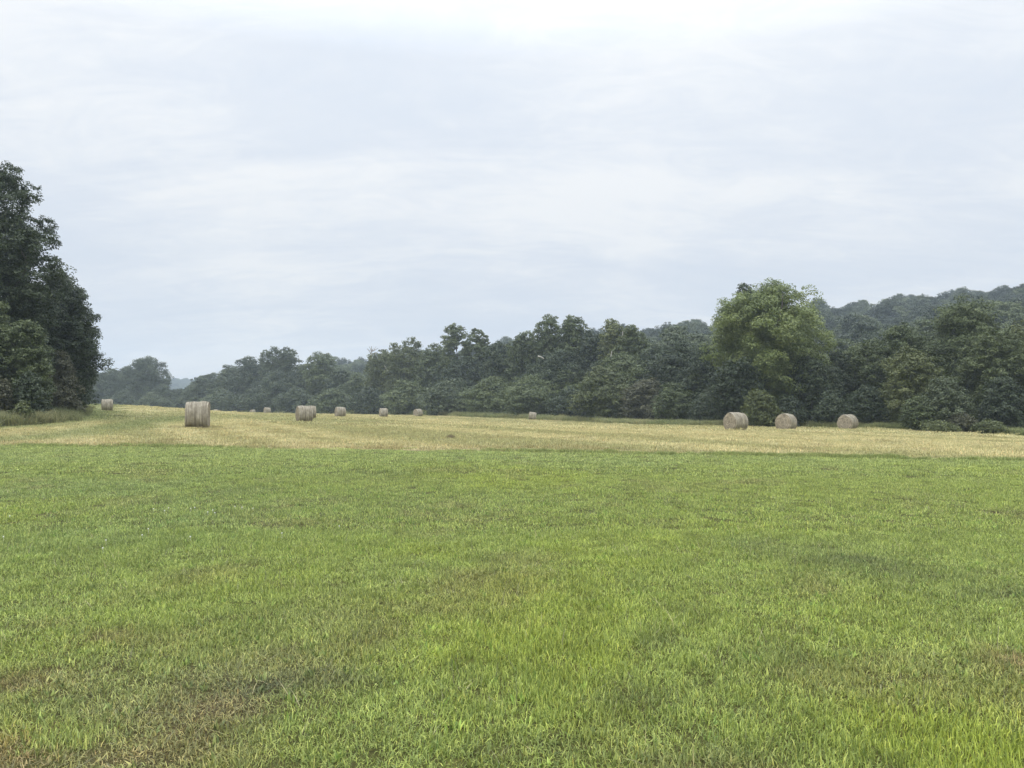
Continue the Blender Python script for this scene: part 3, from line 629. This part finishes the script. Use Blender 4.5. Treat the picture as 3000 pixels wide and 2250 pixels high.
T2(1150, 810, 130, 150, 'mid', 'mound', 'low feathery tree directly behind the tilted bale', group=GS, flat=.55)
T2(1230, 838, 90, 139, 'dark', 'mound', 'dark low tree just right of the tilted bale', group=GS, flat=.55)
T2(1305, 790, 125, 127, 'olive', 'mound', 'wide feathery olive-green tree with drooping layers, right of the tilted bale', group=GL, flat=.55, cov=2.6)
T2(1395, 815, 95, 121, 'russet', 'mound', 'reddish-green drooping small tree beside the feathery olive one', group=GS, flat=.55)
T2(1460, 822, 90, 113, 'mid', 'mound', 'low green tree in the shade left of the leftmost of the three right bales', group=GS, flat=.55)
T2(1535, 842, 80, 103, 'dark', 'mound', 'dark low growth directly behind the leftmost of the three right bales', group=GS)
# the big bright tree and right-hand side
T2(1618, 610, 100, 104, 'dark', 'round', 'dark tree head peeping over the left shoulder of the big bright tree', group=GL)
T2(1662, 607, 236, 93, 'bright', 'dome', 'big bright yellow-green tree towering over the three right bales', group=GL, lobe_r=(.13, .23), lobes=30, cov=3.2, base=.14, limbm=M_BARK, limbs=[[(777, 327), (780, 318), (783, 305), (784, 293)]])
T2(1590, 768, 110, 88, 'dark', 'round', 'dark lower tree under the left half of the big bright tree', group=GL)
T2(1755, 765, 110, 88, 'dark', 'round', 'dark lower tree under the right half of the big bright tree', group=GL)
T2(1640, 838, 92, 83, 'olive', 'mound', 'light green sapling behind the gap between the first two right bales', group=GS, cov=2.6)
T2(1705, 850, 80, 84, 'dark', 'mound', 'dark bush directly behind the middle one of the three right bales', group=GS, name='shrub', cat='bush')
T2(1812, 752, 100, 92, 'dark', 'spire', 'dark pointed tree against the right flank of the big bright tree', group=GL)
T2(1870, 730, 100, 92, 'mid', 'round', 'mid green tree behind the rightmost bale with the hill above it', group=GL)
T2(1795, 850, 70, 82, 'dark', 'mound', 'low dark bush between the middle and rightmost bales', group=GS, name='shrub', cat='bush')
T2(1875, 828, 90, 80, 'dark', 'mound', 'dark bush immediately right of the rightmost bale', group=GS)
T2(1945, 696, 130, 86, 'mid', 'oval', 'green tree with pale leaf tips at the left shoulder of the tall right tree', group=GL)
T2(1965, 745, 110, 77, 'olive', 'round', 'yellowish leafy tree in front of the tall right tree', group=GL)
T2(2085, 636, 200, 83, 'mid', 'spire', 'tall leafy tree with a pointed head near the right edge', group=GL)
T2(2150, 700, 120, 76, 'mid', 'round', 'full green tree between the pointed tall tree and the right edge', group=GL)
T2(2215, 688, 130, 77, 'olive', 'round', 'tree cut off by the right edge of the picture', group=GL)
T2(2330, 670, 150, 74, 'mid', 'round', 'further tree of the row beyond the right edge', group=GL)
T2(2040, 810, 110, 72, 'silver', 'mound', 'glossy-leaved small tree below the pointed tall tree', group=GS)
T2(1985, 850, 80, 72, 'mid', 'mound', 'dense low bush left of the brown brush heap', group=GS, name='shrub', cat='bush')
T2(2080, 892, 66, 69, 'russet', 'mound', 'brown twiggy brush heap at the field edge near the right', group=GS, name='shrub', cat='bush')
T2(2030, 914, 66, 67.5, 'olive', 'mound', 'olive-leaved low bush in front of the brown brush heap', group=GS, name='shrub', cat='bush')
T2(2135, 908, 60, 67, 'olive', 'mound', 'olive low bush right of the brown brush heap', group=GS, name='shrub', cat='bush')
T2(2170, 812, 100, 70, 'dark', 'mound', 'dark bushy growth at the foot of the trees by the right edge', group=GS)
# left thicket
GT = 'trees and bushes of the dark thicket on the left'
T2(0, 352, 262, 60, 'dark', 'oval', 'tallest dark tree at the left edge of the picture', group=GT, lobes=64, lobe_r=(.10, .18), cov=6.0, base=.04, leafpx=2.3)
T2(-190, 420, 260, 62, 'dark', 'round', 'dark tree standing beyond the left edge of the picture', group=GT)
T2(124, 580, 192, 68, 'dark', 'oval', 'second dark tree, stepping down to the right of the tallest', group=GT, lobes=34, cov=3.6, leafpx=2.1)
T2(158, 680, 104, 80, 'dark', 'mound', 'dark tree forming the right-hand edge of the thicket', group=GT, cov=2.6)
T2(50, 685, 130, 54, 'mid', 'round', 'greener rounded tree in front of the tallest dark tree', group=GT, cov=2.6, leafpx=2.1)
T2(-30, 640, 150, 54, 'mid', 'round', 'greenish tree cut off by the left edge, under the tallest tree', group=GT)
T2(125, 755, 110, 62, 'russet', 'mound', 'brownish-green bush under the second dark tree', group=GT, cov=2.6)
T2(165, 800, 66, 82, 'dark', 'mound', 'low dark bush left of the leftmost bale', group=GT, name='shrub', cat='bush')
T2(60, 800, 90, 50, 'dark', 'mound', 'dark undergrowth bush below the greener rounded tree', group=GT, name='shrub', cat='bush')
T2(0, 812, 90, 49, 'russet', 'mound', 'twiggy bush at the foot of the left edge', group=GT, name='shrub', cat='bush')
T2(135, 828, 80, 60, 'russet', 'mound', 'brownish low bush behind the tall grass', group=GT, name='shrub', cat='bush')
T2(50, 862, 56, 46.5, 'olive', 'mound', 'small pale-green spreading bush in front of the thicket', group=GT, name='shrub', cat='bush', flat=.55)

# bare dead top above the dip
def snag():
    d = 232; x = ux(372) * d; z0 = zg(x, d); r = np.random.default_rng(5); H = (HOR - 344) / F * d + CAMZ - z0
    root = empty('dead_tree', (x, d, z0)); tag(root, 'bare bleached dead tree poking above the dip in the tree line', 'tree')
    z = np.linspace(-.3, H * .97, 9); path = np.column_stack([np.cumsum(r.normal(0, .16, 9)), r.normal(0, .1, 9), z])
    v, f = tube(path, np.linspace(.42, .10, 9), 6); obj('trunk', mesh_np('trunk', v, f.ravel(), np.full(len(f), 4), M_DEAD, True), root)
    parts = []
    for i in range(12):
        q = H * r.uniform(.62, .95); b = np.array([np.interp(q, z, path[:, 0]), 0, q]); a = r.uniform(0, 6.28); L = r.uniform(1.2, 3.2)
        e = b + np.array([math.cos(a) * L * .8, math.sin(a) * L * .8, L * r.uniform(.3, .8)]); mdl = (b + e) / 2 + r.normal(0, .25, 3)
        parts.append(tube(np.array([b, mdl, e]), [.14, .10, .06], 4))
        parts.append(tube(np.array([mdl, mdl + r.normal(0, .7, 3) + [0, 0, .5]]), [.08, .05], 4))
    v, f = join(parts); obj('branches', mesh_np('branches', v, f.ravel(), np.full(len(f), 4), M_DEAD, True), root)
snag()

# ------------------------------------------------------------------ wood on the hill, behind the edge trees and on the far ridge
WD = bpy.data.collections.new('wood_crowns')
for i, (hue, st, fl) in enumerate([('dark', 'round', .6), ('cool', 'round', .6), ('mid', 'vase', .6), ('dark', 'mound', .5), ('cool', 'vase', .6), ('mid', 'round', .5), ('dark', 'vase', .6)]):
    v, va, LC, _ = crown(12.5, 12, .3, 5000 + i, st, .36, 2.6, fl, lobes=13, lobe_r=(.16, .25), nmax=24000); n = len(va)
    tv, tf = tube(np.array([(0, 0, -1), (0, 0, 4), (0, 0, 9.)]), [.28, .2, .08], 5)
    me = mesh_np('wood_crown_%d' % i, np.vstack([v, tv]), np.concatenate([np.arange(n * 4), tf.ravel() + n * 4]), np.full(n + len(tf), 4), LEAF[hue])
    fattr(me, 'vary', np.concatenate([va, np.full(len(tf), .2)]), 'FACE')
    if True:
        me.materials.append(M_BARK); mi = np.zeros(n + len(tf), np.int32); mi[n:] = 1; me.polygons.foreach_set('material_index', mi)
    WD.objects.link(bpy.data.objects.new('wood_crown_%d' % i, me))
def wood(name, X, Y, label, s=(.75, 1.2), mul=1.0):
    n = len(X); Z = zf(X, Y) - .4; b = rng.uniform(*s, n) * mul; h = b * rng.uniform(.85, 1.2, n)
    scatter(name, np.stack([X, Y, Z], 1), np.stack([rng.normal(0, .04, n), rng.normal(0, .04, n), rng.random(n) * 6.28], 1), np.stack([b, b, h], 1), rng.integers(0, 7, n), None, WD, label, 'woodland')
X, Y = jgrid(-150, 420, 90, 560, 7.2, rng); u = X / Y
k = (rng.random(len(u)) < .8) & (u < .80) & (u > -.42) & (Y > np.interp(u, [-.42, -.2, 0, .2, .4, .8], [345, 255, 190, 150, 128, 100])) & (Y < np.interp(u, RU, RY) + 14) & ~((u < -.26) & (Y > 380))
wood('woodland', X[k], Y[k], 'dense dark wood covering the hill behind the tree line', (.5, 1.25), 0.7 + .8 * fbm(X[k] / 22, Y[k] / 22, 611, 3))
X, Y = jgrid(-120, 140, 60, 330, 5.5, rng); u = X / Y; fe = field_edge(u)
k = (u > -.46) & (u < .8) & (Y > fe * 1.13 + 8) & (Y < fe * 1.13 + 34)
wood('woodland', X[k], Y[k], 'shaded interior of the wood seen between the edge trees', (.85, 1.1), np.interp(Y[k], [70, 100, 170, 280], [.66, .8, 1.12, 1.15]))
X, Y = jgrid(-1150, -380, 1290, 1460, 11, rng); u = X / Y; k = (u > -.8) & (u < -.35); wood('woodland', X[k], Y[k], 'far blue wooded ridge on the skyline above the big near bale', (.9, 1.4))
X, Y = jgrid(-90, -36, 48, 150, 4.5, rng); k = (X < left_edge_x(Y) - 7.5) & (X > left_edge_x(Y) - 24) & inview(X, Y, 8); wood('woodland', X[k], Y[k], 'shaded undergrowth inside the dark thicket on the left', (.4, .62))

# ------------------------------------------------------------------ hay bales
def bale_parts(seed, D=1.5, L=1.38, na=30, nt=72, fuzz=260):
    r = np.random.default_rng(seed); th = np.arange(nt) / nt * 2 * np.pi
    ax = np.linspace(-1, 1, na); ax = np.sign(ax) * (1 - (1 - np.abs(ax)) ** 1.25)
    off = r.random(2) * 50; A, Tt = np.meshgrid(ax, th, indexing='ij')
    grv = (vnoise(A * 5 + off[0], 0 * A, seed) - .5) * .035 + (vnoise(A * 11 + off[0], Tt * .4, seed + 1) - .5) * .018
    lump = (fbm(np.cos(Tt) * 1.4 + off[1], np.sin(Tt) * 1.4 + A, seed + 2, 3) - .5) * .12
    Rr = D / 2 * (1 - .045 * np.abs(A) ** 5) + grv + lump
    y = Rr * np.cos(Tt) * 1.035; z = Rr * np.sin(Tt); x = A * L / 2 * (1 + .02 * np.sin(Tt * 2 + seed))
    fl = -D / 2 + .13; z = np.where(z < fl, fl + (z - fl) * .12, z); y = y * (1 + .05 * sstep(0, D / 2, -z))
    z = (z - z.min()) * 1.08 - .005
    v = np.stack([x, y, z], -1).reshape(-1, 3); f = grid_faces(na, nt, True)[:, ::-1]; side = [v]; faces = f; lt_ = np.full(len(f), 4)
    # stray straws
    n = fuzz; i = r.integers(0, na, n); i = np.where(r.random(n) < .45, np.where(r.random(n) < .5, 0, na - 1), i); j = r.integers(0, nt, n)
    b = v.reshape(na, nt, 3)[i, j]; c = np.array([0, 0, D / 2]); o_ = (b - c) * np.array([.35, 1, 1]); o_ /= np.linalg.norm(o_, axis=1)[:, None]; o_ += r.normal(0, .7, (n, 3)); l = r.uniform(.03, .10, n)[:, None]
    s_ = r.normal(0, 1, (n, 3)); s_ /= np.linalg.norm(s_, axis=1)[:, None]; e = b + o_ * l * 1.3
    sv = np.stack([b - s_ * .007, b + s_ * .007, e], 1).reshape(-1, 3)
    wrap = (np.vstack([v, sv]), np.concatenate([f.ravel(), np.arange(n * 3) + len(v)]), np.concatenate([lt_, np.full(n, 3)]))
    ends = []
    for sgn, row in ((-1, 0), (1, na - 1)):
        ring = v.reshape(na, nt, 3)[row]; cen = ring.mean(0); nr = 12; q = np.linspace(1, 0.02, nr)
        P_ = cen + (ring - cen)[None] * q[:, None, None]
        P_[..., 0] += sgn * (.05 * np.sqrt(1 - q ** 2)[:, None] + .035 * (fbm(P_[..., 1] * 5, P_[..., 2] * 5, seed + 7 + row, 3) - .5) * (1 - q)[:, None] ** .3)
        f_ = grid_faces(nr, nt, True); f_ = f_ if sgn < 0 else f_[:, ::-1]
        ends.append((P_.reshape(-1, 3), f_.ravel(), np.full(len(f_), 4)))
    return wrap, ends
BG = 'round hay bales lying on the cut field'
# pixel x, pixel y of the base, distance, angle of the axis to the picture plane (deg), lean, scale, label
BALES = [
 (107.3, 411.2, 94, 2, 0, .98, 'leftmost round bale, standing near the end of the dark thicket, seen side-on'),
 (198, 427.3, 45, -5, 0, 1.03, 'largest and nearest grey-tan bale, seen side-on with a broad streaked barrel'),
 (215.5, 413.2, 250, 20, 0, 1.0, 'small far bale half sunk behind the crest, just right of the nearest bale'),
 (252.8, 413.9, 240, 38, 0, 1.0, 'smaller of the two far bales standing between the nearest bale and the overlapping pair'),
 (267.2, 413.6, 180, 22, 3, 1.0, 'larger of the two far bales between the nearest bale and the overlapping pair'),
 (295.9, 414.6, 245, 30, 0, 1.0, 'tiny far bale peeping out at the left of the overlapping pair'),
 (304.5, 422.0, 69, 14, -1, 1.0, 'front bale of the overlapping pair left of centre'),
 (309.6, 419.0, 86, 12, 0, 1.0, 'bale mostly hidden behind the front one of the overlapping pair'),
 (340.2, 417.2, 108, 16, 2, 1.0, 'bale with dark wrap lines just right of the overlapping pair'),
 (356.0, 414.9, 230, 34, 0, 1.0, 'small far bale between the two mid-distance bales'),
 (383.6, 416.3, 127, 10, 0, 1.0, 'squarish side-on bale left of the picture centre'),
 (418.0, 416.3, 148, 38, 0, 1.0, 'bale with its pale left end showing, just left of the picture centre'),
 (531.8, 419.8, 134, 2, 9, .98, 'lone small bale tilted over to the right beside the tree line'),
 (735.5, 430.0, 62, 43, 0, 1.0, 'left bale of the three on the right, with ridged wrapping and its end turned left'),
 (785.8, 429.8, 67, 66, 0, .98, 'middle bale of the three on the right, spiral end facing the lawn'),
 (847.4, 429.2, 73, 65, 0, 1.0, 'rightmost bale, low and wide with its spiral end facing the lawn'),
]
for i, (px, py, d, ang, lean, sc, label) in enumerate(BALES):
    wrap, ends = bale_parts(40 + i * 3, fuzz=320 if d < 100 else 60, D=1.5 if i != 15 else 1.46, L=1.22 if i < 13 else 1.33)
    x = ux(px) * d; z = zg(x, d)
    az = math.atan2(-x, d)   # angle the bale makes with the line of sight, so it turns its end as photographed
    root = empty('hay_bale', (x, d, z - (.0 if not lean else .0))); tag(root, label, 'hay bale', BG)
    root.rotation_euler = (0, R(lean), az + R(ang) ); root.scale = (sc, sc, sc)
    obj('wrapped_side', mesh_np('wrapped_side', *wrap, M_WRAP, True), root)
    for e in ends: obj('end_face', mesh_np('end_face', *e, M_END, True), root)

X = np.concatenate([ux(b[0]) * b[2] + rng.normal(0, .55, 26) for b in BALES if b[2] < 110]); Y = np.concatenate([b[2] - .55 + rng.normal(0, .28, 26) for b in BALES if b[2] < 110])
cB = variant_set('fallen_hay', [dict(n=60, rad=.22, lmin=.06, lmax=.2, w=.014, lean=.9, seed=360 + k, droop=.6, square=False) for k in range(3)], M_STRAW)
lay('fallen_hay', X, Y, cB, 3, 'loose fallen hay and stubble lying against the feet of the bales', (.6, 1.1), lambda X, Y: np.array([.36, .32, .19]) + 0 * lawn_tint(X, Y), cat='loose hay')
# loose heap of hay left on the field
v, f, l_, va = blades(1500, .38, .10, .28, .012, .8, 77, .8, False); v[:, 2] += .20 * np.exp(-(v[:, 0] ** 2 + v[:, 1] ** 2) / .06)
m, nt = mat('loose_hay'); vv = attr(nt, 'vary'); out(nt, leafy(nt, ramp(nt, vv.outputs['Fac'], [(0, (.16, .13, .075)), (1, (.34, .29, .17))]), .15, .8, .1))
me = mesh_np('hay_heap', v, f, l_, m); fattr(me, 'vary', va, 'FACE'); d = 37.5; v[:, :] *= .62; me.vertices.foreach_set('co', v.astype(np.float32).ravel()); me.update()
tag(obj('hay_heap', me, loc=(ux(451) * d, d, zg(ux(451) * d, d))), 'small brown heap of loose hay alone on the field left of centre', 'hay heap')

# white clover heads in the lawn
m, nt = mat('clover_petals'); p = nt.nodes.new('ShaderNodeBsdfPrincipled'); p.inputs['Base Color'].default_value = (.8, .8, .74, 1); p.inputs['Roughness'].default_value = .7; out(nt, p.outputs[0])
r = np.random.default_rng(3); dd = r.normal(0, 1, (70, 3)); dd /= np.linalg.norm(dd, axis=1)[:, None]; C_ = dd * .007 + [0, 0, .062]; v = leaves_from(C_, dd, .008, r, .3)
sv, sf = tube(np.array([(0, 0, 0), (.004, 0, .03), (0, 0, .06)]), [.0012, .0012, .001], 4)
me = mesh_np('clover_flower', np.vstack([v, sv]), np.concatenate([np.arange(280), sf.ravel() + 280]), np.full(70 + len(sf), 4), m)
for px, py in [(155, 512), (166, 514), (170, 511), (192, 512), (196, 511), (209, 516), (214, 514), (216, 517), (236, 510), (243, 511), (254, 512), (150, 534), (144, 540), (192, 542), (108, 545), (105, 553), (6, 541), (340, 530), (12, 520), (283, 538)]:
    d = CAMZ * F / (py - HOR); x = ux(px) * d
    tag(obj('clover_flower', me, loc=(x, d, zg(x, d))), ('tiny white clover head in the loose row nearer the hay field' if py < 525 else 'tiny white clover head in the scatter nearer the camera'), 'flower', 'white clover flowers in the lawn')

# ------------------------------------------------------------------ haze
hz0, hz1 = -12.0, 120.0
hx = [(-1720, -66, hz0), (1720, -66, hz0), (1720, 1660, hz0), (-1720, 1660, hz0), (-1720, -66, hz1), (1720, -66, hz1), (1720, 1660, hz1), (-1720, 1660, hz1)]
m, nt = mat('haze'); pv = nt.nodes.new('ShaderNodeVolumePrincipled'); pv.inputs['Color'].default_value = (.74, .86, 1, 1); pv.inputs['Density'].default_value = .00040; pv.inputs['Anisotropy'].default_value = .1
o = nt.nodes.new('ShaderNodeOutputMaterial'); nt.links.new(pv.outputs[0], o.inputs['Volume'])
me = bpy.data.meshes.new('haze'); me.from_pydata(hx, [], [(0, 3, 2, 1), (4, 5, 6, 7), (0, 1, 5, 4), (1, 2, 6, 5), (2, 3, 7, 6), (3, 0, 4, 7)]); me.materials.append(m)
tag(obj('haze', me), 'pale even summer haze filling the valley', 'haze', kind='stuff')
